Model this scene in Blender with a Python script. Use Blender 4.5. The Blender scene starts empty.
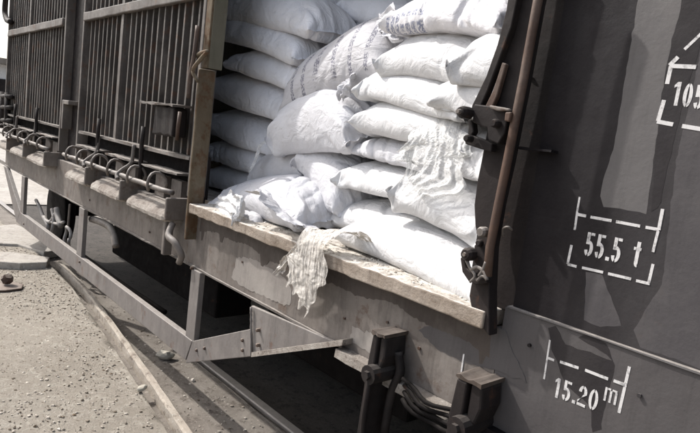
import bpy, bmesh, math, random
import numpy as np
from mathutils import Vector, Matrix, Quaternion
random.seed(7)
SC = bpy.context.scene
COL = SC.collection

# ------------------------------------------------------------------ camera
F = 580.385                                    # focal length in photo pixels (photo 700 px wide)
YAW, PITCH, ROLL = 0.83390, 0.13329, 0.12695
D, H = 1.7, 0.585                              # metres from the wagon side, metres above the doorway floor edge
FW = Vector((-math.sin(YAW)*math.cos(PITCH), math.cos(YAW)*math.cos(PITCH), -math.sin(PITCH)))
_r0 = Vector((math.cos(YAW), math.sin(YAW), 0)); _u0 = _r0.cross(FW)
RT = _r0*math.cos(ROLL)+_u0*math.sin(ROLL); UP = -_r0*math.sin(ROLL)+_u0*math.cos(ROLL)
cd = bpy.data.cameras.new('camera'); cam = bpy.data.objects.new('camera', cd); COL.objects.link(cam)
cd.sensor_width = 36; cd.sensor_fit = 'HORIZONTAL'; cd.lens = F/700*36; cd.clip_end = 2000; cd.clip_start = .05
cam.matrix_world = Matrix.Translation((0, -D, H)) @ Matrix((RT, UP, -FW)).transposed().to_4x4()
SC.camera = cam

# ------------------------------------------------------------------ light
SUN = Vector((-2.2, -1.0, 2.45)).normalized()  # towards the sun
w = bpy.data.worlds.new('World'); SC.world = w; w.use_nodes = True
nt = w.node_tree; bg = nt.nodes['Background']
sky = nt.nodes.new('ShaderNodeTexSky'); sky.sky_type = 'NISHITA'; sky.sun_disc = False
sky.sun_elevation = math.asin(SUN.z); sky.sun_rotation = math.atan2(SUN.x, SUN.y)
sky.dust_density = 4.0; sky.air_density = 1.0; sky.ozone_density = 1.0
hs = nt.nodes.new('ShaderNodeHueSaturation'); hs.inputs['Saturation'].default_value = .55     # hazy sky
nt.links.new(sky.outputs[0], hs.inputs['Color']); nt.links.new(hs.outputs[0], bg.inputs[0]); bg.inputs[1].default_value = .15
sl = bpy.data.lights.new('sun', 'SUN'); sl.energy = 2.45; sl.angle = math.radians(1.0); sl.color = (1, .97, .935)
so = bpy.data.objects.new('sun', sl); so.rotation_euler = SUN.to_track_quat('Z', 'Y').to_euler(); COL.objects.link(so)
SC.view_settings.view_transform = 'Standard'; SC.view_settings.look = 'None'
SC.view_settings.exposure = .92; SC.view_settings.gamma = 1; SC.view_settings.use_curve_mapping = False
try: SC.display_settings.display_device = 'sRGB'
except Exception: pass

# ------------------------------------------------------------------ helpers
def at(px, py, Y=0.0):
    """point of the world plane y=Y seen at photo pixel (px, py)"""
    d = FW*F + RT*(px-350) - UP*(py-216.5)
    return Vector((0, -D, H)) + d*((D+Y)/d.y)
def ground_at(px, py, z):
    d = FW*F + RT*(px-350) - UP*(py-216.5)
    return Vector((0, -D, H)) + d*((z-H)/d.z)

def empty(name, label, cat, loc=(0, 0, 0), group=None):
    o = bpy.data.objects.new(name, None); COL.objects.link(o); o.location = loc; o.empty_display_size = .1
    o['label'] = label; o['category'] = cat
    if group: o['group'] = group
    return o
def mesh(name, verts, faces, mat, parent=None, smooth=False, uv=None):
    me = bpy.data.meshes.new(name); me.from_pydata([tuple(v) for v in verts], [], [tuple(f) for f in faces])
    bm = bmesh.new(); bm.from_mesh(me); bmesh.ops.recalc_face_normals(bm, faces=bm.faces); bm.to_mesh(me); bm.free()
    if mat: me.materials.append(mat)
    if smooth: me.polygons.foreach_set('use_smooth', [True]*len(me.polygons))
    o = bpy.data.objects.new(name, me); COL.objects.link(o)
    if parent: o.parent = parent; 
    if parent: o.location = -parent_world(parent)
    return o
def parent_world(p):
    v = Vector(p.location)
    while p.parent: p = p.parent; v = v+Vector(p.location)
    return v
def tag(o, label=None, cat=None, group=None, kind=None):
    if label: o['label'] = label
    if cat: o['category'] = cat
    if group: o['group'] = group
    if kind: o['kind'] = kind
    return o

class MB:
    """collects shapes (world coordinates) and links them as one mesh"""
    def __init__(s): s.v = []; s.f = []
    def add(s, v, f):
        n = len(s.v); s.v += [Vector(p) for p in v]; s.f += [tuple(i+n for i in q) for q in f]; return s
    def box(s, a, b, jit=0):
        (x0, y0, z0), (x1, y1, z1) = a, b
        v = [(x, y, z) for x in (x0, x1) for y in (y0, y1) for z in (z0, z1)]
        if jit: v = [Vector(p)+Vector([random.uniform(-jit, jit) for _ in range(3)]) for p in v]
        return s.add(v, [(0, 1, 3, 2), (4, 6, 7, 5), (0, 4, 5, 1), (2, 3, 7, 6), (0, 2, 6, 4), (1, 5, 7, 3)])
    def slab(s, a, b, n=24, wear=.004, seed=0):
        """box along x cut into n bays, edges a little worn and bent"""
        rr = random.Random(seed); (x0, y0, z0), (x1, y1, z1) = a, b; v = []; f = []
        for i in range(n+1):
            x = x0+(x1-x0)*i/n
            for (y, z) in ((y0, z0), (y1, z0), (y1, z1), (y0, z1)):
                v.append((x, y+rr.uniform(-wear, wear), z+rr.uniform(-wear, wear)))
        for i in range(n):
            k = i*4
            for j in range(4): f.append((k+j, k+(j+1) % 4, k+4+(j+1) % 4, k+4+j))
        f += [(0, 1, 2, 3), (n*4, n*4+1, n*4+2, n*4+3)]
        return s.add(v, f)
    def prism(s, pts, dv):
        n = len(pts); dv = Vector(dv); v = [Vector(p) for p in pts]+[Vector(p)+dv for p in pts]
        return s.add(v, [tuple(range(n)), tuple(range(2*n-1, n-1, -1))]+[(i, (i+1) % n, n+(i+1) % n, n+i) for i in range(n)])
    def tube(s, pts, r, n=10, caps=True):
        pts = [Vector(p) for p in pts]; m = len(pts); rs = r if isinstance(r, (list, tuple)) else [r]*m; v = []; f = []
        t0 = (pts[1]-pts[0]).normalized(); ref = Vector((0, 0, 1)) if abs(t0.z) < .9 else Vector((1, 0, 0))
        for i, p in enumerate(pts):
            t = (pts[min(i+1, m-1)]-pts[max(i-1, 0)]).normalized()
            a = t.cross(ref).normalized(); b = t.cross(a).normalized()
            if i and a.dot(pa) < 0: a, b = -a, -b
            pa = a
            for k in range(n):
                th = 2*math.pi*k/n; v.append(p+(a*math.cos(th)+b*math.sin(th))*rs[i])
        for i in range(m-1):
            for k in range(n): f.append((i*n+k, i*n+(k+1) % n, (i+1)*n+(k+1) % n, (i+1)*n+k))
        if caps: f += [tuple(range(n)), tuple(range((m-1)*n, m*n))]
        return s.add(v, f)
    def build(s, name, mat, parent=None, bevel=0, smooth=False):
        o = mesh(name, s.v, s.f, mat, parent, smooth)
        if bevel:
            b = o.modifiers.new('edge', 'BEVEL'); b.width = bevel; b.segments = 2; b.limit_method = 'ANGLE'; b.angle_limit = .6
        return o
def curve_pts(pts, n=8):
    """Catmull-Rom through pts"""
    P = [Vector(p) for p in pts]; P = [P[0]*2-P[1]]+P+[P[-1]*2-P[-2]]; out = []
    for i in range(1, len(P)-2):
        for k in range(n):
            t = k/n; a, b, c, d = P[i-1], P[i], P[i+1], P[i+2]
            out.append(.5*((2*b)+(c-a)*t+(2*a-5*b+4*c-d)*t*t+(3*b-a-3*c+d)*t**3))
    return out+[P[-2]]

# ------------------------------------------------------------------ materials
class N:
    def __init__(s, name):
        s.m = bpy.data.materials.new(name); s.m.use_nodes = True; s.t = s.m.node_tree; s.b = s.t.nodes['Principled BSDF']
        s.tc = s.t.nodes.new('ShaderNodeTexCoord')
    def node(s, kind, **kw):
        n = s.t.nodes.new('ShaderNode'+kind)
        for k, v in kw.items(): setattr(n, k, v)
        return n
    def map(s, scale=(1, 1, 1), src='Object'):
        m = s.node('Mapping'); m.inputs['Scale'].default_value = scale; s.t.links.new(s.tc.outputs[src], m.inputs[0]); return m.outputs[0]
    def noise(s, scale, detail=6, rough=.6, stretch=(1, 1, 1), dist=0, src='Object'):
        n = s.node('TexNoise'); n.inputs['Scale'].default_value = scale; n.inputs['Detail'].default_value = detail
        n.inputs['Roughness'].default_value = rough; n.inputs['Distortion'].default_value = dist
        s.t.links.new(s.map(stretch, src), n.inputs['Vector']); return n.outputs['Fac']
    def ramp(s, fac, a, b, lo=0., hi=1.):
        m = s.node('MapRange'); m.inputs['From Min'].default_value = a; m.inputs['From Max'].default_value = b
        m.inputs['To Min'].default_value = lo; m.inputs['To Max'].default_value = hi
        s.t.links.new(fac, m.inputs[0]); return m.outputs[0]
    def math(s, op, a, b=None):
        m = s.node('Math', operation=op)
        for i, x in enumerate((a, b)):
            if x is None: continue
            if isinstance(x, (int, float)): m.inputs[i].default_value = x
            else: s.t.links.new(x, m.inputs[i])
        return m.outputs[0]
    def mix(s, fac, a, b):
        m = s.node('Mix', data_type='RGBA')
        for i, x in ((0, fac), (6, a), (7, b)):
            if isinstance(x, (int, float)): m.inputs[i].default_value = x
            elif isinstance(x, tuple): m.inputs[i].default_value = x+(1,) if len(x) == 3 else x
            else: s.t.links.new(x, m.inputs[i])
        return m.outputs[2]
    def up(s):
        g = s.node('NewGeometry'); x = s.node('SeparateXYZ'); s.t.links.new(g.outputs['Normal'], x.inputs[0]); return x.outputs[2]
    def axis(s, i, src='Object'):
        x = s.node('SeparateXYZ'); s.t.links.new(s.tc.outputs[src], x.inputs[0]); return x.outputs[i]
    def bump(s, h, strength=.3, dist=.01, prev=None):
        b = s.node('Bump'); b.inputs['Strength'].default_value = strength; b.inputs['Distance'].default_value = dist
        s.t.links.new(h, b.inputs['Height'])
        if prev is not None: s.t.links.new(prev, b.inputs['Normal'])
        return b.outputs[0]
    def out(s, col=None, rough=None, norm=None, metal=0., spec=.4):
        for k, x in (('Base Color', col), ('Roughness', rough), ('Normal', norm), ('Metallic', metal), ('Specular IOR Level', spec)):
            if x is None: continue
            if isinstance(x, (int, float)): s.b.inputs[k].default_value = x
            elif isinstance(x, tuple): s.b.inputs[k].default_value = x+(1,)
            else: s.t.links.new(x, s.b.inputs[k])
        return s.m

def paint(name, base, alt, dust=(.34, .31, .28), dusty=.8, rust=(.10, .05, .03), rusty=.35, rough=.6, streak=True, sidedust=.25, tint=.5, spec=.3, rt=.62):
    n = N(name)
    c = n.mix(n.ramp(n.noise(2.3, 5, .65), .35, .68), base, alt)
    if streak: c = n.mix(n.ramp(n.noise(5, 5, .7, (5, 5, .5)), .5, .75, 0, tint), c, tuple(x*.5 for x in base))
    c = n.mix(n.ramp(n.noise(9, 8, .7), rt, rt+.07, 0, rusty), c, rust)
    c = n.mix(n.ramp(n.noise(3.1, 9, .75, (1, 1, .7)), .48, .72, 0, sidedust), c, dust)
    top = n.math('MULTIPLY', n.ramp(n.up(), .35, .85), n.ramp(n.noise(24, 6, .7), .25, .55, .35, 1))
    c = n.mix(n.math('MULTIPLY', top, dusty), c, dust)
    nb = n.bump(n.noise(60, 6, .7), .35, .003)
    nb = n.bump(n.noise(7, 4, .6), .25, .012, nb)
    return n.out(c, n.ramp(n.noise(14, 5, .6), .3, .7, rough-.12, rough+.15), nb, spec=spec)
M = {}
M['wall'] = paint('charcoal wagon paint', (.034, .031, .032), (.044, .040, .041), dust=(.16, .15, .14), dusty=.6, rust=(.05, .035, .03), rusty=.12, rough=.62, sidedust=.08, tint=.35, spec=.18)
def side_wall_shade():
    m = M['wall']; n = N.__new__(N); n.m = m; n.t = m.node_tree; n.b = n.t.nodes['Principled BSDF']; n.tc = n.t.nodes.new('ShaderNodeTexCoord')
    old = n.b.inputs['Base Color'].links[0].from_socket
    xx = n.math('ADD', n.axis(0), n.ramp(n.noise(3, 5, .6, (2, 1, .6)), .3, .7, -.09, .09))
    c = n.mix(n.ramp(xx, -.92, -.55, .97, 0), old, (.009, .007, .008))  # shade beside the door edge painted into the wall colour
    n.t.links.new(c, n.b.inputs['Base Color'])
M['wall_light'] = paint('greyer weathered paint', (.060, .055, .057), (.070, .065, .066), rusty=.08, rough=.62, sidedust=.08, tint=.3, spec=.18)
M['wall_dark'] = paint('dark run of paint', (.024, .021, .022), (.029, .026, .027), rusty=.06, rough=.62, sidedust=.03, tint=.2, spec=.15)
M['frame'] = paint('dusty grey frame paint', (.105, .090, .080), (.155, .135, .120), dusty=.75, rust=(.075, .045, .03), rusty=.7, sidedust=.4, tint=.85, rt=.56)
M['truss'] = paint('grey truss paint', (.125, .112, .105), (.165, .150, .141), dusty=.7, rusty=.55, rt=.58, sidedust=.35, tint=.6)
M['bars'] = paint('dark ribbed panel paint', (.034, .027, .023), (.062, .051, .045), dusty=.5, rusty=.4, sidedust=.3)
M['ribs'] = paint('ribbed panel ridges', (.046, .040, .036), (.080, .071, .065), dusty=.6, rusty=.6, rt=.55, sidedust=.28)
M['edge'] = paint('worn edge paint', (.072, .062, .056), (.12, .106, .096), dusty=.8, rusty=.7, rt=.57, sidedust=.4)
M['dark'] = paint('oily dark metal', (.013, .011, .011), (.022, .017, .016), dust=(.2, .18, .16), dusty=.25, rusty=.6, rust=(.07, .035, .022), sidedust=.08, rough=.65, spec=.15)
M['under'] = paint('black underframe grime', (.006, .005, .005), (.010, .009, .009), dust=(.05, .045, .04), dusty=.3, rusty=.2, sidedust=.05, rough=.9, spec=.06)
M['sill_dark'] = paint('charcoal sill paint', (.066, .060, .060), (.080, .074, .073), dust=(.16, .15, .14), dusty=.6, rusty=.2, rust=(.05, .03, .024), sidedust=.15, rough=.62, tint=.45, spec=.18)
M['wall_band'] = paint('rubbed grey paint', (.098, .092, .091), (.116, .109, .107), rusty=.08, rough=.62, sidedust=.08, tint=.35, spec=.18)  # lighter grey for the wall band and seam strip
M['grime'] = paint('dark grime run', (.050, .041, .036), (.075, .062, .054), rusty=.3, sidedust=.15, spec=.15, tint=.5)  # ledge shadow painted into the sill colour, with dirt drips
M['scuff'] = paint('pale scuffed cement splash', (.20, .18, .165), (.26, .24, .22), rusty=.3, sidedust=.6, spec=.15)  # pale tone standing in for sunlight below the ledge
M['cap'] = paint('dusty rusted cap', (.050, .038, .031), (.080, .063, .052), dust=(.22, .195, .175), dusty=.35, rust=(.035, .022, .016), rusty=.8, sidedust=.3, spec=.15)
M['rusty'] = paint('rusty brown steel', (.042, .026, .020), (.080, .048, .034), dust=(.30, .25, .21), dusty=.6, rt=.52, rust=(.080, .046, .031), rusty=.7, sidedust=.3)
M['post'] = paint('rust stained yellowish post', (.088, .068, .045), (.125, .100, .069), dust=(.32, .28, .22), dusty=.8, rust=(.085, .048, .026), rusty=.9, sidedust=.3, rt=.50, rough=.8, spec=.15)
M['olive'] = paint('olive grey post paint', (.095, .09, .065), (.13, .12, .09), dusty=.5, rust=(.10, .06, .03), rusty=.5, sidedust=.25)
M['pipe'] = paint('dusty brake pipe', (.20, .185, .175), (.30, .28, .265), dusty=.8, rusty=.4, sidedust=.6)
M['steel'] = paint('worn rail steel', (.15, .135, .12), (.22, .20, .18), dusty=.5, rusty=.6, rust=(.10, .06, .04), sidedust=.4, rough=.45)
M['interior'] = paint('wagon lining boards', (.34, .32, .29), (.42, .39, .36), rusty=.4)

def dust_ledge():
    n = N('cement dusted ledge')
    c = n.mix(n.ramp(n.noise(6, 9, .75, dist=.6), .3, .7), (.16, .13, .11), (.42, .39, .35))
    c = n.mix(n.ramp(n.noise(38, 7, .7), .56, .66, 0, .8), c, (.11, .085, .07))
    return n.out(c, .9, n.bump(n.noise(45, 8, .75), .9, .012), spec=.15)
M['ledge'] = dust_ledge()
def wood():
    n = N('dust caked doorway boards')
    c = n.mix(n.ramp(n.noise(7, 8, .75, (1, 1, 3)), .35, .65), (.18, .142, .11), (.33, .285, .24))
    c = n.mix(n.ramp(n.noise(11, 7, .7, (2.2, 1, .5)), .55, .68, 0, .7), c, (.13, .10, .08))
    top = n.math('MULTIPLY', n.ramp(n.up(), .4, .8), n.ramp(n.noise(16, 9, .75), .36, .55, .1, 1))
    c = n.mix(top, c, (.60, .565, .51))
    nb = n.bump(n.noise(30, 8, .75, (1, 1, 1)), .7, .012)
    return n.out(c, .88, nb, spec=.15)
M['wood'] = wood()
side_wall_shade()
def fabric(name, base=(.56, .56, .585), dirt=(.33, .31, .30), dirty=.45, ink=None):
    n = N(name)
    c = n.mix(n.ramp(n.noise(2.6, 6, .7), .42, .78, 0, dirty), base, dirt)
    c = n.mix(n.ramp(n.noise(11, 7, .7, dist=1.2), .60, .76, 0, dirty*1.1), c, dirt)
    if ink:
        rows, win, colour, thick = ink
        u = n.axis(0, 'UV'); v = n.axis(1, 'UV'); tot = None
        for r in rows:
            off = n.math('ABSOLUTE', n.math('SUBTRACT', u, r)); k = n.ramp(off, thick*.8, thick, 1, 0)
            tot = k if tot is None else n.math('MAXIMUM', tot, k)
        inside = n.math('MULTIPLY', n.ramp(v, win[0], win[0]+.004), n.ramp(v, win[1]-.004, win[1], 1, 0))
        gl = n.math('MULTIPLY', n.ramp(n.noise(1, 2, .5, (150, 95, 1), src='UV'), .44, .50), n.ramp(n.noise(1, 1, .5, (3, 34, 1), src='UV'), .38, .43))
        f = n.math('MULTIPLY', n.math('MULTIPLY', tot, inside), n.math('MULTIPLY', gl, .82))
        c = n.mix(f, c, colour)
    nb = n.bump(n.noise(95, 3, .5), .12, .002)
    nb = n.bump(n.noise(9, 5, .55, (1, 2.2, 1.2), dist=1.5), .6, .020, nb)
    nb = n.bump(n.noise(24, 4, .6, (2, .8, 1), dist=2), .25, .008, nb)
    return n.out(c, .62, nb, spec=.3)
M['sack'] = fabric('white woven sack')
M['sack_b'] = fabric('dusty white woven sack', (.80, .80, .83), dirty=.35)  # paler copy of the sack cloth, brightening the shaded stacks
M['sack_w'] = fabric('clean white woven sack', (.61, .61, .615), dirty=.5)
M['sack_print'] = fabric('printed woven sack', (.47, .465, .485), dirty=.4, ink=([.27, .375, .48, .59, .715, .84], (.06, .47), (.10, .10, .14), .017))
M['sack_blue'] = fabric('blue grey printed woven sack', (.66, .65, .67), dirty=.25, ink=([.12, .17, .22, .27, .32, .37, .42], (.485, .575), (.13, .15, .24), .02))
M['liner'] = fabric('torn translucent liner', (.80, .80, .785), (.5, .48, .45), .2)
M['liner'].node_tree.nodes['Principled BSDF'].inputs['Transmission Weight'].default_value = .12
M['rag'] = fabric('torn dusty woven rag', (.60, .565, .52), (.30, .26, .22), .5)

def see_through(m, lo, hi, a, b, stretch, scale):
    n = N.__new__(N); n.m = m; n.t = m.node_tree; n.b = n.t.nodes['Principled BSDF']; n.tc = n.t.nodes.new('ShaderNodeTexCoord')
    n.t.links.new(n.ramp(n.noise(scale, 6, .7, stretch), lo, hi, a, b), n.b.inputs['Alpha'])
see_through(M['liner'], .35, .65, .12, .55, (1, 1, 1), 9)
see_through(M['rag'], .38, .56, .10, .95, (3.2, 2, .5), 22)
def gravel():
    n = N('sandy gravel')
    c = n.mix(n.ramp(n.noise(1.1, 8, .7), .3, .7), (.29, .258, .215), (.37, .335, .285))
    c = n.mix(n.ramp(n.noise(30, 5, .7, (.6, 1, 1)), .60, .66, 0, .85), c, (.13, .10, .072))
    c = n.mix(n.ramp(n.noise(12, 7, .8, dist=1), .50, .66, 0, .6), c, (.56, .52, .45))
    return n.out(c, .95, n.bump(n.noise(48, 8, .8), 1, .02), spec=.1)
M['gravel'] = gravel()
def stone(name, a, b):
    n = N(name); i = n.node('NewGeometry')
    c = n.mix(i.outputs['Random Per Island'], a, b)
    return n.out(c, .9, n.bump(n.noise(80, 5, .7), .5, .003), spec=.15)
M['pebble'] = stone('gravel stones', (.11, .085, .06), (.58, .53, .46))
M['crumb'] = stone('spilled cement crumbs', (.36, .32, .27), (.66, .63, .58))
M['chip'] = stone('dry leaf and bark chips', (.05, .036, .024), (.17, .13, .09))
M['rock'] = stone('pale broken stone', (.36, .33, .28), (.40, .37, .31))
def concrete(name, a, b, dark):
    n = N(name)
    c = n.mix(n.ramp(n.noise(2.2, 9, .75), .3, .7), a, b)
    c = n.mix(n.ramp(n.noise(13, 8, .78), .52, .62, 0, .7), c, dark)
    c = n.mix(n.ramp(n.noise(40, 6, .75), .58, .66, 0, .6), c, tuple(min(.6, x*1.7) for x in b))
    return n.out(c, .9, n.bump(n.noise(36, 8, .75), .7, .012), spec=.15)
M['concrete'] = concrete('track side concrete', (.14, .122, .105), (.25, .225, .195), (.07, .055, .045))
M['rail_dust'] = concrete('dust caked rail', (.30, .26, .215), (.42, .375, .32), (.12, .09, .07))
M['pale_concrete'] = concrete('pale slabs', (.30, .275, .24), (.44, .41, .37), (.2, .18, .16))
M['ballast'] = concrete('dark oily ballast', (.05, .045, .04), (.09, .08, .07), (.02, .02, .02))
M['backwall'] = concrete('pale rendered wall', (.55, .54, .53), (.62, .61, .60), (.4, .4, .4))
def white():
    n = N('stencilled white paint')
    c = n.mix(n.ramp(n.noise(48, 8, .8), .50, .66, 0, .92), (.55, .535, .525), (.10, .095, .095))
    return n.out(c, .6)
M['white'] = white()

# ------------------------------------------------------------------ the wagon
ZF, ZE = .070, .010                            # doorway floor, underside of its edge
ZS = -.325                                     # underside of the side sill
X0, X1 = -8.85, 3.2                            # ends of the wagon
XJ = at(215, 60).x                             # left jamb of the doorway
XD = -1.02                                     # right side of the doorway
wagon = empty('freight_wagon', 'long dark freight wagon with open side doorway, ribbed panels and stencilled numbers', 'freight wagon', (-3, 1.3, -1.25))
W_ = wagon
def P(px, py, Y=0.): return at(px, py, Y)

# right hand wall above the sill
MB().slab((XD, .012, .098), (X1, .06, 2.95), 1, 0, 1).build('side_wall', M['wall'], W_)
wallpart = [o for o in W_.children if o.name.startswith('side_wall')][0]
def patch(pts, mat, name='paint_patch', Y=.0085, parent=None, th=.006, wob=.0035, seed=1):
    rr = random.Random(seed); q = [P(x, y, Y) for x, y in pts]; out = []
    for i, a in enumerate(q):
        b = q[(i+1) % len(q)]; n = max(1, int((b-a).length/.018))
        for k in range(n):
            p = a.lerp(b, k/n); out.append(p+Vector((rr.gauss(0, wob), 0, rr.gauss(0, wob))))
    return MB().prism(out, (0, th, 0)).build(name, mat, parent)
# greyer band and dark run beside the numbers
patch([(646, -60), (700, -60), (683, 0), (672, 40), (661, 100), (654, 160), (648, 200), (646, 214), (620, 209), (603, 207), (600, 196), (603, 180), (613, 150), (620, 110), (628, 60), (638, 0)], M['wall_band'], 'paint_patch', .0118, wallpart, .003, .001, 2)
patch([(704, -60), (740, -60), (712, 0), (696, 60), (681, 110), (668, 165), (659, 208), (651, 212), (655, 160), (662, 100), (673, 40), (684, 0)], M['wall_dark'], 'paint_patch', .0116, wallpart, .003, .001, 3)
patch([(706, -60), (790, -60), (790, 420), (700, 368), (640, 347), (634, 330), (648, 305), (662, 285), (668, 230), (676, 160), (688, 110), (703, 40)], M['wall_light'], 'paint_patch', .0118, wallpart, .003, .0012, 8)
patch([(586, 272), (602, 275), (608, 290), (616, 310), (622, 326), (600, 327), (584, 320)], M['wall_light'], 'paint_patch', .0117, wallpart, .003, .0012, 9)

# side sill: charcoal to the right, dusty brown to the left
MB().slab((XD-.02, 0, ZS), (X1, .05, .090), 1, 0, 5).build('side_sill', M['sill_dark'], W_)
MB().slab((X0+.15, 0, ZS), (XD-.023, .05, ZE-.004), 70, .0015, 6).build('side_sill', M['frame'], W_)
sill = [o for o in W_.children if o.name.startswith('side_sill')]
sl_dark, sl_dust = sill[0], sill[1]
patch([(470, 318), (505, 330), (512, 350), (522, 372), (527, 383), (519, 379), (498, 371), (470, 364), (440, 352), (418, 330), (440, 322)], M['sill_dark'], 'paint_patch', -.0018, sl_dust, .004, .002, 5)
patch([(548, 327), (556, 326), (566, 345), (590, 352), (612, 360), (600, 350), (578, 338), (590, 334), (606, 342), (615, 365), (608, 395), (600, 430), (592, 432), (590, 405), (566, 385), (552, 350)], M['wall_dark'], 'paint_patch', -.0003, sl_dark, .004, .0015, 6)
MB().slab((XD-.01, -.006, .0925), (X1, .03, .0975), 24, .0008, 7).build('seam_strip', M['wall_band'], W_)
# bottom flange of the sill, a dusty lip lightened to look sunlit
xa = P(345, 345).x
MB().slab((xa, -.055, ZS-.042), (P(455, 404).x+.02, .05, ZS-.002), 16, .002, 8).build('sill_flange', M['ledge'], W_)
MB().slab((P(455, 404).x+.023, -.03, ZS-.03), (X1, .05, ZS-.002), 16, .002, 8).build('sill_flange', M['wall'], W_)
MB().slab((X0+.15, -.012, ZS-.012), (xa-.003, .05, ZS-.002), 40, .002, 9).build('sill_flange', M['edge'], W_)
for (px, py, r) in ((305, 300, .006), (345, 318, .006), (420, 348, .007), (388, 322, .006), (243, 262, .006), (90, 200, .009), (150, 232, .008), (530, 345, .006), (640, 395, .006)):
    p = P(px, py, 0); MB().tube([p+Vector((0, .0, 0)), p+Vector((0, -.008, 0))], r, 8).build('rivet', M['rusty'] if px < 470 else M['wall'], W_)

# doorway boards
MB().slab((XJ-.02, -.072, ZE), (XD-.05, .11, ZF), 46, .0035, 11).build('threshold_board', M['wood'], W_, bevel=.006)
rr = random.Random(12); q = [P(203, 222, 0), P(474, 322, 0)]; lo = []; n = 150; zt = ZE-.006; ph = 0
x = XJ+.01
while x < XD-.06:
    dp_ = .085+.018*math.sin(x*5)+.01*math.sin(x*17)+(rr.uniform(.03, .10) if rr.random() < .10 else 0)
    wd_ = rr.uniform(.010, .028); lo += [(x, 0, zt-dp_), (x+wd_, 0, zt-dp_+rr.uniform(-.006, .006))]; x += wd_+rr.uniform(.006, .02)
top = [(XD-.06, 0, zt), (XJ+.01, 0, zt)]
MB().prism([(a, -.0019, c) for a, b, c in lo+top], (0, .003, 0)).build('grime_run', M['grime'], sl_dust)  # band stands in for the ledge's shadow, its drips are dirt
patch([(236, 257), (252, 259), (270, 268), (286, 279), (292, 290), (291, 303), (284, 305), (262, 296), (240, 285), (231, 278), (235, 268)], M['scuff'], 'paint_patch', -.0017, sl_dust, .003, .004, 14)  # sunlit area of the sill painted in as a paler patch
patch([(352, 326), (372, 333), (392, 345), (402, 355), (398, 366), (380, 360), (362, 348), (350, 340)], M['scuff'], 'paint_patch', -.0017, sl_dust, .003, .004, 15)  # second sunlit area of the sill, painted in the same way
MB().box((X0+.2, .112, ZE), (X1-.05, 2.65, ZF)).build('floor', M['wood'], W_)
MB().box((X0+.2, 2.66, ZE), (X1-.05, 2.7, 2.95)).build('far_wall', M['interior'], W_)
MB().box((X0+.1, -.05, 2.97), (X1, 2.75, 3.05)).build('roof', M['interior'], W_)
MB().box((X0+.2, .12, ZF), (X0+.25, 2.65, 2.95)).build('end_wall', M['interior'], W_)
MB().box((X1-.1, .12, ZF), (X1-.05, 2.65, 2.95)).build('end_wall', M['interior'], W_)
MB().box((XJ-.02, .0, 2.75), (XD-.01, .06, 2.965)).build('door_header', M['frame'], W_)

# ribbed panels left of the doorway
def ribbed(xa, xb, seed, thick):
    pn = MB(); pn.box((xa, .075, .10), (xb, .095, 2.95)).build('ribbed_panel', M['under'], W_)
    root = [o for o in W_.children if o.name.startswith('ribbed_panel')][-1]
    rr = random.Random(seed); n = int(round((xb-xa)/.102)); r = MB()
    for i in range(1, n):
        x = xa+(xb-xa)*i/n; wd = .017+rr.uniform(-.002, .002); l = rr.uniform(-.006, .006)
        r.prism([(x-wd, .074, .345), (x-wd*.6+l, .012, .345), (x+wd*.6+l, .012, .345), (x+wd, .074, .345)], (rr.uniform(-.008, .008), 0, 2.6))
    r.build('ribs', M['ribs'], root)
    for i in thick:
        x = xa+(xb-xa)*i; MB().slab((x-.022, -.008, .345), (x+.022, .07, 2.94), 1, .001, seed).build('thick_rib', M['edge'], root)
    MB().slab((xa, -.03, 1.315), (xb-.06, .010, 1.39), 14, .003, seed).build('top_rail', M['edge'], root, bevel=.008)
    MB().slab((xa+.03, -.02, .318), (xb-.01, .07, .340), 14, .002, seed+1).build('bottom_rail', M['edge'], root)
    MB().box((xa-.035, -.02, .09), (xa, .09, 2.95)).build('upright', M['edge'], root, bevel=.006)
    MB().box((xb, -.02, .09), (xb+.04, .09, 2.95)).build('upright', M['edge'], root, bevel=.006)
    return root
xB0, xB1 = P(80, 100).x+.05, P(196, 120).x
xA0, xA1 = P(9, 60).x, P(62, 120).x-.02
pB = ribbed(xB0, xB1, 3, (.40,)); pA = ribbed(xA0, xA1, 4, (.42,))
MB().box((xA1+.04, .06, -.02), (xB0-.04, .10, 2.95)).build('centre_post', M['dark'], W_)
b = MB(); b.box((xA1+.10, -.03, .32), (xA1+.14, .06, .60)); b.box((xA1+.14, -.03, .56), (xA1+.30, .06, .60)); b.build('post_bracket', M['edge'], W_, bevel=.005)
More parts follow.
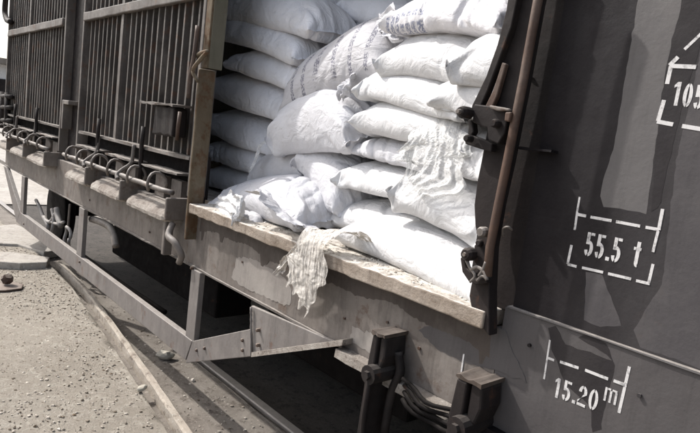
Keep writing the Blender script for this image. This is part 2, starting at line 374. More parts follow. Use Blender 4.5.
# lower edge of each panel: recess, shelf, latch rod, hooks and dusty ledges
def lower(xa, xb, root, ledges, hooks, struts, seed):
    rr = random.Random(seed)
    MB().box((xa, .10, -.045), (xb, .13, .345)).build('recess_plate', M['dark'], root)
    L = xb-xa; k = len(ledges)
    for i in range(3):
        a = xa+L*(i+.08)/3; bb = xa+L*(i+.86)/3
        MB().slab((a, -.045, .205), (bb, .099, .218), 8, .004, seed+i).build('shelf_plate', M['edge'], root)
    MB().tube([(xa-.10+(L+.06)*t/14, -.10+rr.gauss(0, .003), .100+rr.gauss(0, .003)) for t in range(15)], .0175, 10).build('latch_rod', M['edge'], root, smooth=True)
    for h in hooks:
        x = xa+L*h; pts = []
        for t in range(11):
            a = math.radians(200-t*24); pts.append((x+.012*math.sin(t), -.062+.068*-math.cos(a)*-1*-1, .118+.075*math.sin(a)))
        MB().tube(pts, .0105, 8).build('latch_hook', M['frame'], root, smooth=True)
    for s in struts:
        x = xa+L*s
        q = curve_pts([(x, -.03, .335), (x, -.034, .24), (x-.005, -.045, .19), (x-.05, -.085, .14), (x-.055, -.12, .10), (x-.02, -.125, .07)], 5)
        MB().tube(q, .015, 8).build('latch_strut', M['edge'], root, smooth=True)
    for s in (.27, .68):
        x = xa+L*s; MB().tube([(x, -.035, .48), (x+.004, -.04, .36), (x-.01, -.03, .2), (x+.012, -.035, .08)], .017, 8).build('chain_bar', M['dark'], root, smooth=True)
    for i, (a, bb) in enumerate(ledges):
        a = xa+L*a; bb = xa+L*bb; n = 12; v = []; f = []
        prof = [(.10, .050), (-.02, .042), (-.08, .020), (-.110, -.004), (-.12, -.022), (-.118, -.045), (-.09, -.055), (.10, -.058)]
        for j in range(n+1):
            x = a+(bb-a)*j/n; e = 1 if 0 < j < n else .8
            for (y, z) in prof: v.append((x, y*e+rr.uniform(-.003, .003), z*e+rr.uniform(-.004, .004)-.045))
        m = len(prof)
        for j in range(n):
            for q in range(m): f.append((j*m+q, j*m+(q+1) % m, (j+1)*m+(q+1) % m, (j+1)*m+q))
        f += [tuple(range(m)), tuple(range(n*m, n*m+m))]
        mesh('dusty_ledge', v, f, M['ledge'], root)
        MB().box((bb+.004, -.13, -.075), (bb+.03, .10, .07)).build('ledge_bracket', M['frame'], root, bevel=.008)
        for q in (.25, .62):
            x = a+(bb-a)*q; MB().box((x, .03, .012), (x+(bb-a)*.22, .098, .16)).build('slot_plate', M['frame'], root)
lower(xB0, xB1, pB, [(.0, .27), (.31, .62), (.66, .97)], (.03, .17, .34, .50, .68, .84), (.27, .61), 21)
lower(xA0, xA1, pA, [(.0, .29), (.33, .62), (.66, .97)], (.05, .2, .36, .52, .70, .86), (.30, .66), 31)
# bracket plate high on the near panel
br = MB(); br.slab((P(158, 106).x, -.13, .640), (P(190, 108).x+.03, .0, .655), 8, .004, 3); br.build('bracket_plate', M['edge'], W_)
br = [o for o in W_.children if o.name.startswith('bracket_plate')][0]
MB().slab((P(168, 115).x, -.10, .45), (P(188, 115).x, .0, .637), 5, .008, 4).build('latch_block', M['dark'], br, bevel=.012)
MB().tube([P(180, 112, -.11), P(178, 128, -.11), P(177, 140, -.1)], .012, 8).build('latch_pin', M['rusty'], br, smooth=True)

# jamb post of the doorway, rust stained
xl, xr = P(192, 160, -.075).x, P(206, 160, .03).x
MB().slab((xl, -.075, -.16), (xr, .06, .86), 1, .001, 4)
jp = MB(); zs = [-.16, .02, .2, .38, .56, .74, .88]; rr = random.Random(5)
v = []; f = []
for i, z in enumerate(zs):
    for (x, y) in ((xl, -.075), (xr, -.075), (xr, .03), (xl, .03)): v.append((x+rr.uniform(-.004, .004), y+rr.uniform(-.003, .003), z))
for i in range(len(zs)-1):
    for j in range(4): f.append((i*4+j, i*4+(j+1) % 4, i*4+4+(j+1) % 4, i*4+4+j))
f += [(0, 1, 2, 3), tuple(len(v)-4+k for k in range(4))]
jp.add(v, f); jp.build('door_jamb', M['post'], W_, bevel=.008)
jamb = [o for o in W_.children if o.name.startswith('door_jamb')][0]
MB().box((xl+.073, -.06, .883), (xr+.01, .03, 2.965)).build('door_jamb', M['olive'], W_, bevel=.006)
MB().box((xl-.0, -.07, .883), (xl+.07, .03, 2.965)).build('jamb_edge', M['post'], W_, bevel=.006)
MB().tube(curve_pts([(xl+.02, -.09, .80), (xl-.02, -.11, .86), (xl+.05, -.10, .93), (xl+.12, -.10, .97), (xr+.0, -.09, .95), (xr+.06, -.05, .93)], 5), .012, 8).build('bent_wire', M['post'], jamb, smooth=True)
MB().tube(curve_pts([(xl-.03, -.10, 1.12), (xl-.02, -.11, .95), (xl-.05, -.11, .82), (xl-.07, -.10, .70)], 5), .014, 8).build('bent_wire', M['rusty'], jamb, smooth=True)
MB().box((xl-.30, -.09, -.32), (xl-.26, -.03, -.02)).build('hanging_lug', M['frame'], W_, bevel=.008)
MB().tube(curve_pts([(xl-.22, -.06, -.10), (xl-.18, -.1, -.17), (xl-.10, -.09, -.2), (xl-.06, -.06, -.27), (xl-.1, -.05, -.33)], 5), .022, 8).build('lug_hook', M['frame'], W_, smooth=True)

# fishbelly truss under the sill
YT = -.03
def bar(pts, name='truss_bar', th=.045, m='truss', Y=YT):
    return MB().prism([P(x, y, Y) for x, y in pts], (0, th, 0)).build(name, M[m], W_, bevel=.004)
zb = ground_at  # (kept short)
zo, zi = P(189, 363, YT).z, P(192, 341, YT).z
xc, xi = P(185, 363, YT).x, P(192, 341, YT).x
xL, xLi = P(16, 229, YT).x, P(20, 214, YT).x
MB().slab((xL, YT, zo), (xc, YT+.045, zi), 1, .0005, 2)
t = MB(); t.prism([(xL, YT, zo), (xc, YT, zo), (xi, YT, zi), (xLi, YT, zi)], (0, .045, 0)); t.build('truss_bar', M['truss'], W_, bevel=.004)
bar([(185.3, 363), (251, 356.5), (250, 329), (192.4, 341)])
MB().prism([(xL, YT, zo), (xLi, YT, zi), (X0+.35, YT, ZS-.015), (X0+.20, YT, ZS-.015)], (0, .045, 0)).build('truss_bar', M['truss'], W_, bevel=.004)
bar([(251, 356), (341, 345), (336, 342.5), (251, 305.5)], 'gusset_plate', .02, 'truss', YT+.01)
for (px, py) in ((197, 350), (205, 348), (243, 340), (243, 350), (258, 345), (258, 330), (192, 268), (24, 224), (80, 262)):
    p = P(px, py, YT); MB().tube([p+Vector((0, .01, 0)), p+Vector((0, -.009, 0)), p+Vector((0, -.012, 0))], [.010, .010, .006], 6).build('bolt', M['rusty'], W_)
wl = P(251, 356, YT-.002); wt = P(251, 307, YT-.002)
MB().tube([wl.lerp(wt, t/24)+Vector((random.uniform(-.002, .002), 0, 0)) for t in range(25)], [random.uniform(.004, .008) for _ in range(25)], 6).build('weld_bead', M['truss'], W_, smooth=True)
g = MB(); a, b_ = P(251, 357, YT-.03), P(342, 345.5, YT-.03); g.prism([a, b_, b_+Vector((0, 0, .026)), a+Vector((0, 0, .026))], (0, .07, 0)); g.build('gusset_lip', M['ledge'], W_)
for (u0, u1, d0) in ((188, 197, 0), (77, 82, 1), (20, 23, 2)):
    x0 = P(u0, 300 if d0 == 0 else 235 if d0 == 1 else 205, YT).x; x1 = P(u1, 300 if d0 == 0 else 235 if d0 == 1 else 205, YT).x
    MB().box((x0, YT+.004, zi-.02), (x1, YT+.04, ZS-.013)).build('truss_post', M['truss'], W_, bevel=.003)
# brake gear hanging inside the truss
def pipe(pts, r, m='pipe', name='brake_pipe', Y=.12, parent=W_):
    return MB().tube(curve_pts([P(x, y, Y) for x, y in pts], 5), r, 8).build(name, M[m], parent, smooth=True)
pipe([(36, 200), (40, 208), (44, 218), (50, 222), (55, 214)], .02)
pipe([(44, 217), (48, 226), (46, 238), (47, 244)], .024)
pipe([(52, 209), (54, 220), (52, 232), (49, 246)], .02)
pipe([(57, 208), (58, 216), (61, 226)], .034, 'pipe', 'valve_body')
pipe([(50, 221), (57, 224), (64, 222)], .016)
pipe([(25, 214), (30, 222), (31, 228)], .016)
pipe([(70, 204), (69, 216), (68, 228)], .012, 'frame', 'ring_chain')
c0 = P(67.5, 237, .12)
MB().tube([c0+Vector((.085*math.cos(a*math.pi/9), .01*math.sin(a), .105*math.sin(a*math.pi/9))) for a in range(19)], .017, 8).build('hanging_ring', M['pipe'], W_, smooth=True)
pipe([(92, 219), (101, 222), (110, 227), (114, 236), (116, 247)], .032, 'frame', 'bent_hanger', .06)
pipe([(84, 256), (120, 282), (165, 312)], .02, 'under', 'brake_rod', .3)
# underframe: centre beam, cross members, wheels, far sill, boxes added to block daylight
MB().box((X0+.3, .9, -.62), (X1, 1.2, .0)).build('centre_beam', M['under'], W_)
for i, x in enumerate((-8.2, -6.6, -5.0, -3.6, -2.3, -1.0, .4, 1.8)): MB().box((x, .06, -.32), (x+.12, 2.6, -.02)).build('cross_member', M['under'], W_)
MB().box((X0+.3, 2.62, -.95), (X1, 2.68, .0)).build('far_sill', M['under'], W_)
MB().box((-6.2, .55, -.95), (-3.9, .88, -.4)).build('equipment_box', M['under'], W_, bevel=.02)  # unseen box added to keep the view under the wagon dark
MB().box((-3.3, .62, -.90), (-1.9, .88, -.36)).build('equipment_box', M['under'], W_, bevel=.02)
RY = .48
for x in (-8.0, .55, 2.3):
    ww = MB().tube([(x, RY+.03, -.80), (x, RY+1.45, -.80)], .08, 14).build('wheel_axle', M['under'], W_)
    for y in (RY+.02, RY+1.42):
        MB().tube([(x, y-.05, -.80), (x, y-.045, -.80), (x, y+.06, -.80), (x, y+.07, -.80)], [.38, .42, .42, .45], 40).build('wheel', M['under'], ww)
# roller brackets under the sill, right of the truss
def roller_bracket(px0, px1, pyt, pyb, seed):
    Y = -.13; a = P(px0, pyt, Y); b2 = P(px1, pyt+8, -.03); x0, x1 = a.x, b2.x; z = a.z; wdt = x1-x0
    b = MB(); b.prism([(x0, Y, z), (x0+wdt*.42, Y, z-.0), (x0+wdt*.42, Y, z-.11), (x0+wdt*.25, Y, z-.14), (x0+wdt*.2, Y, z-.62), (x0-.02, Y, z-.62), (x0-.01, Y, z-.12)], (0, .14, 0))
    b.build('roller_bracket', M['dark'], W_, bevel=.006); root = [o for o in W_.children if o.name.startswith('roller_bracket')][-1]
    MB().slab((x0-.004, Y-.004, z+.002), (x1, .0, z+.016), 6, .004, seed).build('cap_plate', M['cap'], root)
    MB().prism([(x0+wdt*.52, Y+.01, z), (x1-.004, Y+.01, z), (x1+.004, Y+.01, z-.07), (x1-.015, Y+.01, z-.135), (x0+wdt*.52, Y+.01, z-.12)], (0, .115, 0)).build('bracket_cheek', M['dark'], root, bevel=.008)
    MB().tube([(x0+wdt*.47, Y-.03, z-.15), (x0+wdt*.47, Y+.15, z-.15)], .038, 14).build('roller', M['dark'], root, smooth=False)
    MB().tube([(x0+wdt*.47, Y-.045, z-.15), (x0+wdt*.47, Y-.02, z-.15)], .018, 6).build('roller_bolt', M['dark'], root)
    MB().tube(curve_pts([(x0+wdt*.5, Y-.02, z-.16), (x0+wdt*.62, Y-.03, z-.26), (x0+wdt*.5, Y-.02, z-.36), (x0+wdt*.55, Y, z-.5)], 5), .011, 8).build('split_pin', M['dark'], root, smooth=True)
    return root
roller_bracket(373, 402, 334, 433, 1); roller_bracket(457, 499, 378, 433, 2)
for k in range(4):
    a = P(402, 378+k*7, -.08); b_ = P(458, 412+k*7, -.08); pts = []
    for t_ in range(9):
        s = t_/8; pts.append(a.lerp(b_, s)+Vector((0, .012*math.sin(s*9+k), -.028*math.sin(math.pi*s))))
    MB().tube(pts, .0085, 8).build('brake_hose', M['under'], W_, smooth=True)
pipe([(398, 352), (400, 372), (392, 392), (384, 433)], .018, 'dark', 'brake_hose', -.05)
MB().prism([P(463, 354, -.003), P(464.5, 354, -.003), P(461, 378, -.003), P(459.5, 378, -.003)], (0, .004, 0)).build('paint_run', M['white'], sl_dust)

# sliding door edge, lever and pole right of the opening
YD = -.085
plate = [(521, -60), (552, -60), (538, 0), (524, 78), (508, 160), (498, 205), (491, 247), (489, 290), (489, 336), (484, 330), (479, 322), (472, 312), (469, 296), (471, 284), (477, 270), (480, 256), (478, 240), (475, 226), (474, 205), (477, 182), (481, 162), (484, 146), (487, 130), (491, 112), (495, 95), (500, 70), (505, 40), (512, 0)]
MB().prism([P(x, y, YD+.02) for x, y in plate], (0, .05, 0)).build('door_edge', M['dark'], W_, bevel=.004)
de = [o for o in W_.children if o.name.startswith('door_edge')][0]
a, b_, c_ = P(553, -60, YD-.02), P(508, 158, YD-.02), P(487.5, 276, YD-.02)
MB().tube([a, P(538, 0, YD-.02), P(524, 77, YD-.02), b_, P(497, 212, YD-.02), P(490, 247, YD-.02), c_], .0145, 12).build('locking_pole', M['rusty'], de, smooth=True)
def dp(pts, name, m='dark', Y=YD-.01, th=.03, bv=.004): return MB().prism([P(x, y, Y) for x, y in pts], (0, th, 0)).build(name, M[m], de, bevel=bv)
dp([(512, -30), (524, -30), (517, 0), (511, 28), (502, 52), (487, 92), (478, 112), (470, 112), (472, 105), (486, 76), (497, 45), (506, 10)], 'locking_lever', 'dark')
dp([(502, 62), (506, 64), (497, 96), (490, 112), (480, 122), (474, 118), (485, 106), (493, 90)], 'lever_web', 'rusty', YD-.005, .02)
dp([(474, 104), (505, 108), (508, 116), (504, 134), (498, 144), (488, 140), (487, 128), (480, 126), (472, 122)], 'lock_body', 'dark', YD-.03, .045)
dp([(464, 137), (470, 134.5), (484, 140), (492, 144), (491, 152), (480, 149), (465, 144)], 'lock_tongue', 'dark', YD-.02, .03)
dp([(466.5, 117), (472, 120), (473.5, 132), (470, 137), (467.5, 134), (468.5, 126)], 'lock_link', 'dark', YD-.02, .03)
dp([(489, 105), (509, 108.5), (509.5, 111), (497, 111), (489, 108)], 'latch_tab', 'frame', YD-.045, .014)
dp([(505, 112), (511, 112), (509, 122), (504, 121)], 'latch_tab', 'rusty', YD-.045, .014)
def knob(px, py, r, d, m='dark', Y=YD-.03, name='bolt_head'):
    p = P(px, py, Y); MB().tube([p, p+Vector((0, -d*.7, 0)), p+Vector((0, -d, 0))], [r, r, r*.7], 12).build(name, M[m], de)
knob(469, 113.5, .021, .05); knob(469, 113.5, .010, .062, 'frame'); knob(498, 124, .014, .03); knob(471, 139, .013, .03)
knob(485, 232, .018, .03, 'frame', YD-.01); knob(481, 243, .012, .02, 'dark', YD); knob(472, 254, .023, .04, 'dark', YD-.01); knob(472, 254, .009, .046, 'frame', YD-.01)
dp([(474, 245), (480, 243), (486, 256), (487, 268), (480, 270), (474, 262)], 'hinge_strap', 'dark', YD-.0, .03)
dp([(460, 258), (463, 256), (466, 268), (470, 272), (474, 279), (486, 277), (487, 283), (476, 285), (468, 281), (462, 272)], 'hinge_strap', 'dark', YD-.015, .03)
for (pts, r, m) in (([(466, 260), (470, 268), (475, 276), (470, 282)], .005, 'edge'), ([(471, 270), (477, 267), (484, 272), (487, 280)], .006, 'frame'), ([(486, 262), (483, 270), (479, 276)], .006, 'edge'), ([(477, 281), (482, 276), (487, 279)], .005, 'edge')):
    MB().tube(curve_pts([P(x, y, YD-.03) for x, y in pts], 4), r, 8).build('twisted_wire', M[m], de, smooth=True)
MB().tube(curve_pts([P(503, 236, -.03), P(503, 229, -.045), P(508, 227, -.05), P(512, 230, -.03)], 4), .004, 8).build('handle_loop', M['frame'], wallpart, smooth=True)
MB().slab((P(519, 148).x, -.03, P(519, 148).z-.004), (P(556, 152).x, .012, P(519, 148).z+.004), 4, .001, 2).build('guide_strip', M['wall'], wallpart)
# dark flashing strip beside the pole, so the doorway side closes
MB().box((XD-.20, .03, .072), (XD-.003, .10, 2.95)).build('door_post', M['dark'], W_)

# ------------------------------------------------------------------ stencilled marks
def tile(q, Y, th=.003):
    """strokes given in photo pixels, on the plane y=Y"""
    return [P(x, y, Y) for x, y in q]
_sk = [0]
def stroke(mb, a, b, wd, Y, th=.003):
    _sk[0] += 1; Y -= .00025*(_sk[0] % 5)
    a = P(*a, Y); b = P(*b, Y); d = (b-a).normalized(); n = Vector((-d.z, 0, d.x))*wd/2
    mb.prism([a+n, b+n, b-n, a-n], (0, th, 0))
def glyph(mb, ch, x, z, h, wd, t, Y, th=.003):
    """stencil digit in wall metres; x,z = lower left"""
    lay = [0]
    def nx(): lay[0] += 1; return Y-.0002*lay[0]
    def r(x0, z0, x1, z1):
        q = nx(); mb.prism([(x+x0*wd, q, z+z0*h), (x+x1*wd, q, z+z0*h), (x+x1*wd, q, z+z1*h), (x+x0*wd, q, z+z1*h)], (0, th, 0))
    def poly(pts):
        q = nx(); mb.prism([(x+a*wd, q, z+b*h) for a, b in pts], (0, th, 0))
    def arc(cx, cz, rx, rz, a0, a1, n=8):
        tw, tz = t/wd, t*.85/h
        o = [(cx+rx*math.cos(math.radians(a0+(a1-a0)*i/n)), cz+rz*math.sin(math.radians(a0+(a1-a0)*i/n))) for i in range(n+1)]
        i_ = [(cx+(rx-tw)*math.cos(math.radians(a0+(a1-a0)*i/n)), cz+(rz-tz)*math.sin(math.radians(a0+(a1-a0)*i/n))) for i in range(n, -1, -1)]
        poly(o+i_)
    tw, tz = t/wd, t*.85/h
    if ch == '1': r(.5-tw/2, 0, .5+tw/2, 1); poly([(.5-tw/2, 1), (.5-tw/2, .82), (.5-tw*1.3, .74), (.5-tw*1.3, .86)])
    if ch == '0': arc(.5, .5, .5, .5, 98, 262, 12); arc(.5, .5, .5, .5, -82, 82, 12)
    if ch == '5':
        r(.08, .50, .08+tw, 1); r(.08+tw*1.18, 1-tz, .95, 1); arc(.42, .33, .55, .33, -80, 118, 12); arc(.42, .33, .42, .33, 195, 255, 5)
    if ch == '2':
        arc(.5, .70, .48, .30, -20, 85, 8); arc(.5, .70, .48, .30, 100, 185, 6); poly([(.98, .62), (.98-tw*1.1, .60), (.02, .12), (.02, .20+tz*.5)]); r(.02, 0, 1, tz*1.05)
    if ch == '.': r(.2, 0, .2+tw*1.1, tz*1.3)
    if ch == 't': r(.38, .12, .38+tw, 1); arc(.38+.34, .17, .34, .17, 180, 275, 6); r(.1, .66, .34, .66+tz); r(.42+tw, .66, .92, .66+tz)
    if ch == 'm': r(0, 0, tw, 1); r(.5-tw/2, 0, .5+tw/2, .86); r(1-tw, 0, 1, .86); r(tw*1.3, 1-tz, .45, 1); r(.58, 1-tz, 1-tw*.2, 1)
def text(parent, s, Y, p0, p1, ptop, widths, t, gaps=0):
    """digits between photo points p0 (lower left) and p1 (lower right), top at ptop"""
    a, b, c = P(*p0, Y), P(*p1, Y), P(*ptop, Y); h = c.z-a.z; tot = sum(widths); L = b.x-a.x; x = a.x
    for ch, wf in zip(s, widths):
        cw = L*wf/tot
        if ch != ' ':
            mb = MB(); glyph(mb, ch, x+cw*.08, a.z+(b.z-a.z)*((x-a.x)/L), h, cw*.80, t, Y)
            mb.build('stencil_digit' if ch in '0125' else 'stencil_point' if ch == '.' else 'stencil_letter', M['white'], parent)
        x += cw
Yw, Ys = .0112, -.0010
text(wallpart, '55.5 t', Yw, (582.5, 255), (640, 268), (583.5, 231), [1, 1, .5, 1, .75, .95], .0098)
for a, b_, wd in (((579.6, 197), (576.8, 213), .006), ((577.2, 212), (574.6, 230), .007), ((571.5, 245), (567.6, 264), .008),
                 ((576.5, 214.2), (586, 216), .009), ((590.5, 217), (611.5, 220.8), .0085), ((616, 221.6), (640, 226.2), .0085), ((645.5, 227.2), (659, 229.6), .0085),
                 ((662.6, 209), (658.6, 230), .009), ((658, 231), (652.8, 252), .0075), ((653, 264), (648.4, 284), .008),
                 ((567.5, 264.2), (576.5, 266.5), .008), ((582, 267.6), (603, 272.3), .008), ((608, 273.6), (631, 279), .008), ((636, 280.6), (649.6, 283.8), .008)):
    m = MB(); stroke(m, a, b_, wd, Yw); m.build('stencil_stroke', M['white'], wallpart)
text(sl_dark, '15.20', Ys, (552.5, 396), (597.5, 411), (555, 376.5), [.8, 1, .5, 1, 1.05], .0088)
text(sl_dark, 'm', Ys, (602, 399.5), (617.5, 405), (604, 386), [1], .0062)
for a, b_, wd in (((549.8, 340), (544, 379), .0058), ((548.2, 358), (554, 360.3), .0075), ((560, 361.7), (578.5, 368), .0085), ((585, 370), (608, 379), .0085), ((613.5, 380.6), (624, 384.5), .0085), ((629.4, 366.5), (618.8, 412.8), .0085)):
    m = MB(); stroke(m, a, b_, wd, Ys); m.build('stencil_stroke', M['white'], sl_dark)
text(wallpart, '105', Yw, (671, 105.5), (703, 111), (674, 82), [.8, 1, 1], .0090)
for a, b_, wd in (((684.5, 49.5), (702, 33), .008), ((702, 33), (722, 45), .008), ((669.5, 65.5), (678, 57), .011), ((671, 66), (696, 67), .011), ((671, 66), (667, 84), .011), ((664, 100), (658, 121), .011), ((657, 121.5), (673, 124.5), .011), ((682, 126), (712, 131), .011)):
    m = MB(); stroke(m, a, b_, wd, Yw); m.build('stencil_stroke', M['white'], wallpart)

# ------------------------------------------------------------------ ground and surroundings
ZG = -1.27
def sheet(name, x0, x1, y0, y1, z, nx, ny, amp, mat, seed, kind='structure', edge=None):
    rr = random.Random(seed); ph = [rr.uniform(0, 6) for _ in range(8)]; v = []; f = []
    for i in range(nx+1):
        for j in range(ny+1):
            x = x0+(x1-x0)*i/nx; y = y0+(y1-y0)*j/ny
            h = amp*(math.sin(x*1.3+ph[0])*math.sin(y*1.9+ph[1])+.5*math.sin(x*4.1+ph[2]+y)*math.sin(y*5.3+ph[3])+.35*math.sin(x*13+ph[4])*math.sin(y*11+ph[5]+x*3))+rr.uniform(-1, 1)*amp*.18
            if edge: y, h = edge(x, y, h, j == ny)
            v.append((x, y, z+h))
    for i in range(nx):
        for j in range(ny): a = i*(ny+1)+j; f.append((a, a+ny+1, a+ny+2, a+1))
    o = mesh(name, v, f, mat, None, True); o['kind'] = kind; return o
g = mesh('ground', [(-900, -900, -1.42), (900, -900, -1.42), (900, 900, -1.42), (-900, 900, -1.42)], [(0, 1, 2, 3)], M['ballast']); g['kind'] = 'structure'
g = mesh('ground', [(-900, -1.0, -1.40), (-12, -1.0, -1.40), (-12, 900, -1.40), (-900, 900, -1.40)], [(0, 1, 2, 3)], M['pale_concrete']); g['kind'] = 'structure'
# line of the kerb pipe, measured where it lies
kz = ZG+.03
K = [ground_at(x, y, kz) for x, y in ((58, 266), (82, 290), (106, 322), (130, 356), (154, 391), (184, 436))]
d = (K[-1]-K[-2]).normalized(); K.append(K[-1]+d*1.5); K.append(K[-1]+d*3)
def ky(x):
    for a, b in zip(K, K[1:]):
        if a.x <= x <= b.x: return a.y+(b.y-a.y)*(x-a.x)/(b.x-a.x)
    return K[0].y if x < K[0].x else K[-1].y
def gedge(x, y, h, last):
    lim = ky(x)-.10; 
    return (y if y < lim else lim+(0 if not last else .02)), (h+.05 if not last else -.14)
gr = sheet('ground', -12.5, 6, -9, .35, ZG+.02, 190, 130, .005, M['gravel'], 3, edge=gedge)
# gravel that far left ends at a small step onto pale slabs
c = sheet('path', -12.4, 6, -.6, .395, ZG, 160, 14, .004, M['concrete'], 5)
def slab_poly(px, z, th, mat, name, lab, cat):
    q = [ground_at(x, y, z) for x, y in px]
    o = MB().prism(q, (0, 0, -th)).build(name, mat, None, bevel=.01); tag(o, lab, cat); return o
slab_poly([(-8, 226), (16, 224), (36, 233), (62, 249), (44, 252), (18, 244), (-8, 243)], ZG+.10, .09, M['pale_concrete'], 'concrete_slab', 'pale broken concrete slab on the ground under the far left corner of the wagon', 'concrete slab')
slab_poly([(-8, 251), (14, 252), (50, 257), (47, 262), (20, 263), (-8, 261)], ZG+.14, .08, M['pale_concrete'], 'timber_board', 'pale dusty board lying at the far edge of the gravel', 'board')
# rails
def rail(pts, name, lab, mat=M['steel']):
    prof = [(-.060, 0), (.060, 0), (.058, .012), (.012, .03), (.010, .105), (.034, .120), (.036, .148), (.028, .155), (-.028, .155), (-.036, .148), (-.034, .120), (-.010, .105), (-.012, .03), (-.058, .012)]
    v = []; f = []; m = len(prof)
    for i, p in enumerate(pts):
        t_ = (Vector(pts[min(i+1, len(pts)-1)])-Vector(pts[max(i-1, 0)])).normalized(); s = Vector((-t_.y, t_.x, 0))
        for (a, z) in prof: v.append(Vector(p)+s*a+Vector((0, 0, z)))
    for i in range(len(pts)-1):
        for k in range(m): f.append((i*m+k, i*m+(k+1) % m, (i+1)*m+(k+1) % m, (i+1)*m+k))
    f += [tuple(range(m)), tuple(range((len(pts)-1)*m, len(pts)*m))]
    o = mesh(name, v, f, mat); tag(o, lab, 'rail'); return o
rail([(-60+i*2, RY, -1.415) for i in range(36)], 'running_rail', 'dark running rail the wagon stands on, near side')
rail([(-60+i*2, RY+1.435, -1.415) for i in range(36)], 'running_rail', 'dark running rail under the far side of the wagon')
# the check groove beside the rail and the curved kerb pipe
gv = MB(); gv.slab((-12, .398, -1.40), (6, .41, ZG+.004), 60, .003, 4); o = gv.build('concrete_edge', M['concrete'], None); o['kind'] = 'structure'
kp = curve_pts([p+Vector((0, 0, .012)) for p in K], 6)
v = MB()
rr = random.Random(8)
for off, wd, hh in ((0, .024, .05),):
    pts = kp; vv = []; ff = []
    for i, p in enumerate(pts):
        t_ = (pts[min(i+1, len(pts)-1)]-pts[max(i-1, 0)]).normalized(); s = Vector((-t_.y, t_.x, 0))
        for (a, z) in ((-wd, -.04), (-wd, hh*.7), (-wd*.6, hh), (wd*.6, hh), (wd, hh*.7), (wd, -.04)):
            vv.append(p+s*(a+rr.uniform(-.003, .003))+Vector((0, 0, z+rr.uniform(-.002, .002))))
    for i in range(len(pts)-1):
        for k in range(6): ff.append((i*6+k, i*6+(k+1) % 6, (i+1)*6+(k+1) % 6, (i+1)*6+k))
    v.add(vv, ff)
tag(v.build('curved_rail', M['rail_dust'], None), 'pale dust covered curved rail along the edge of the gravel', 'rail')
wr = [p+Vector((-.02, -.155, .012+.004*math.sin(i))) for i, p in enumerate(kp[4:])]
tag(MB().tube(wr, .011, 8).build('steel_rod', M['edge'], None, smooth=True), 'thin bent steel rod in the gravel beside the pale curved rail', 'rod')
# loose stones
def stones(name, n, box, zf, smin, smax, mat, seed, kind='stuff'):
    rr = np.random.default_rng(seed); v = []; f = []
    ico = [(0, 0, 1), (.89, 0, .45), (.28, .85, .45), (-.72, .53, .45), (-.72, -.53, .45), (.28, -.85, .45), (.72, .53, -.45), (-.28, .85, -.45), (-.89, 0, -.45), (-.28, -.85, -.45), (.72, -.53, -.45), (0, 0, -1)]
    fc = [(0, 1, 2), (0, 2, 3), (0, 3, 4), (0, 4, 5), (0, 5, 1), (1, 6, 2), (2, 7, 3), (3, 8, 4), (4, 9, 5), (5, 10, 1), (6, 7, 2), (7, 8, 3), (8, 9, 4), (9, 10, 5), (10, 6, 1), (11, 7, 6), (11, 8, 7), (11, 9, 8), (11, 10, 9), (11, 6, 10)]
    ico = np.array(ico)
    for i in range(n):
        x = rr.uniform(box[0], box[1]); y = rr.uniform(box[2], box[3])
        z = zf(x, y)
        if z is None: continue
        s = smin*(smax/smin)**(rr.uniform()**2.2)
        q = ico*rr.uniform(.75, 1.2, (12, 1))*s*np.array([1, rr.uniform(.6, 1), rr.uniform(.4, .75)])
        a = rr.uniform(0, 6.28); c, s2 = math.cos(a), math.sin(a)
        q = np.stack([q[:, 0]*c-q[:, 1]*s2+x, q[:, 0]*s2+q[:, 1]*c+y, q[:, 2]+z], 1)
        k = len(v); v += [tuple(p) for p in q]; f += [tuple(j+k for j in t_) for t_ in fc]
    me = bpy.data.meshes.new(name); me.from_pydata(v, [], f); me.materials.append(mat)
    o = bpy.data.objects.new(name, me); COL.objects.link(o); o['kind'] = kind; return o
stones('leaf_litter', 2600, (-8.5, -2.2, -1.6, .2), lambda x, y: ZG+.068 if y < ky(x)-.12 and math.sin(x*2.1+y*3)+math.sin(x*5-y*4)+random.uniform(-1.5, 1.5) > -.2 else None, .005, .017, M['chip'], 9)
stones('gravel', 14000, (-8.5, -2.2, -1.6, .2), lambda x, y: ZG+.073 if y < ky(x)-.12 else None, .002, .013, M['pebble'], 1)
stones('gravel', 1300, (-8.5, -2.0, -.35, .36), lambda x, y: ZG+.004 if y > ky(x)-.05 else None, .003, .014, M['pebble'], 2)
stones('gravel', 1500, (XJ, XD-.1, -.045, .16), lambda x, y: ZF+.001 if random.random() < .25+.75*(x-XJ)/(XD-XJ) else None, .002, .010, M['crumb'], 3)
def rock(px, py, z, r, seed, lab, squash=(1, .7, .6), mat=None):
    rr = np.random.default_rng(seed); bm = bmesh.new(); bmesh.ops.create_icosphere(bm, subdivisions=2, radius=r)
    for q in bm.verts:
        n_ = q.co.normalized(); k = 1
        for _ in range(1): pass
        q.co *= 1+.18*math.sin(n_.x*5+seed)*math.cos(n_.y*4+seed*2)+rr.uniform(-.07, .07)
        q.co.x *= squash[0]; q.co.y *= squash[1]; q.co.z *= squash[2]
    me = bpy.data.meshes.new('loose_stone'); bm.to_mesh(me); bm.free(); me.materials.append(mat or M['rock'])
    o = bpy.data.objects.new('loose_stone', me); o.location = ground_at(px, py, z); COL.objects.link(o); o.rotation_euler.z = seed
    tag(o, lab, 'stone'); return o
rock(165, 355, ZG+.04, .062, 1, 'biggest pale stone, on the ground just left of the truss corner', (1.1, .7, .55))
rock(142, 388, ZG+.09, .035, 2, 'small pale stone resting against the curved rail', (1.3, .7, .5))
rock(193, 380, ZG+.01, .018, 3, 'small grey stone on the concrete right of the truss corner', (1, .8, .7), M['pebble'])
rock(7, 279, ZG+.15, .06, 4, 'dark lump of stone lying on the rusty plate at far left', (1, .8, .8), M['rusty'])
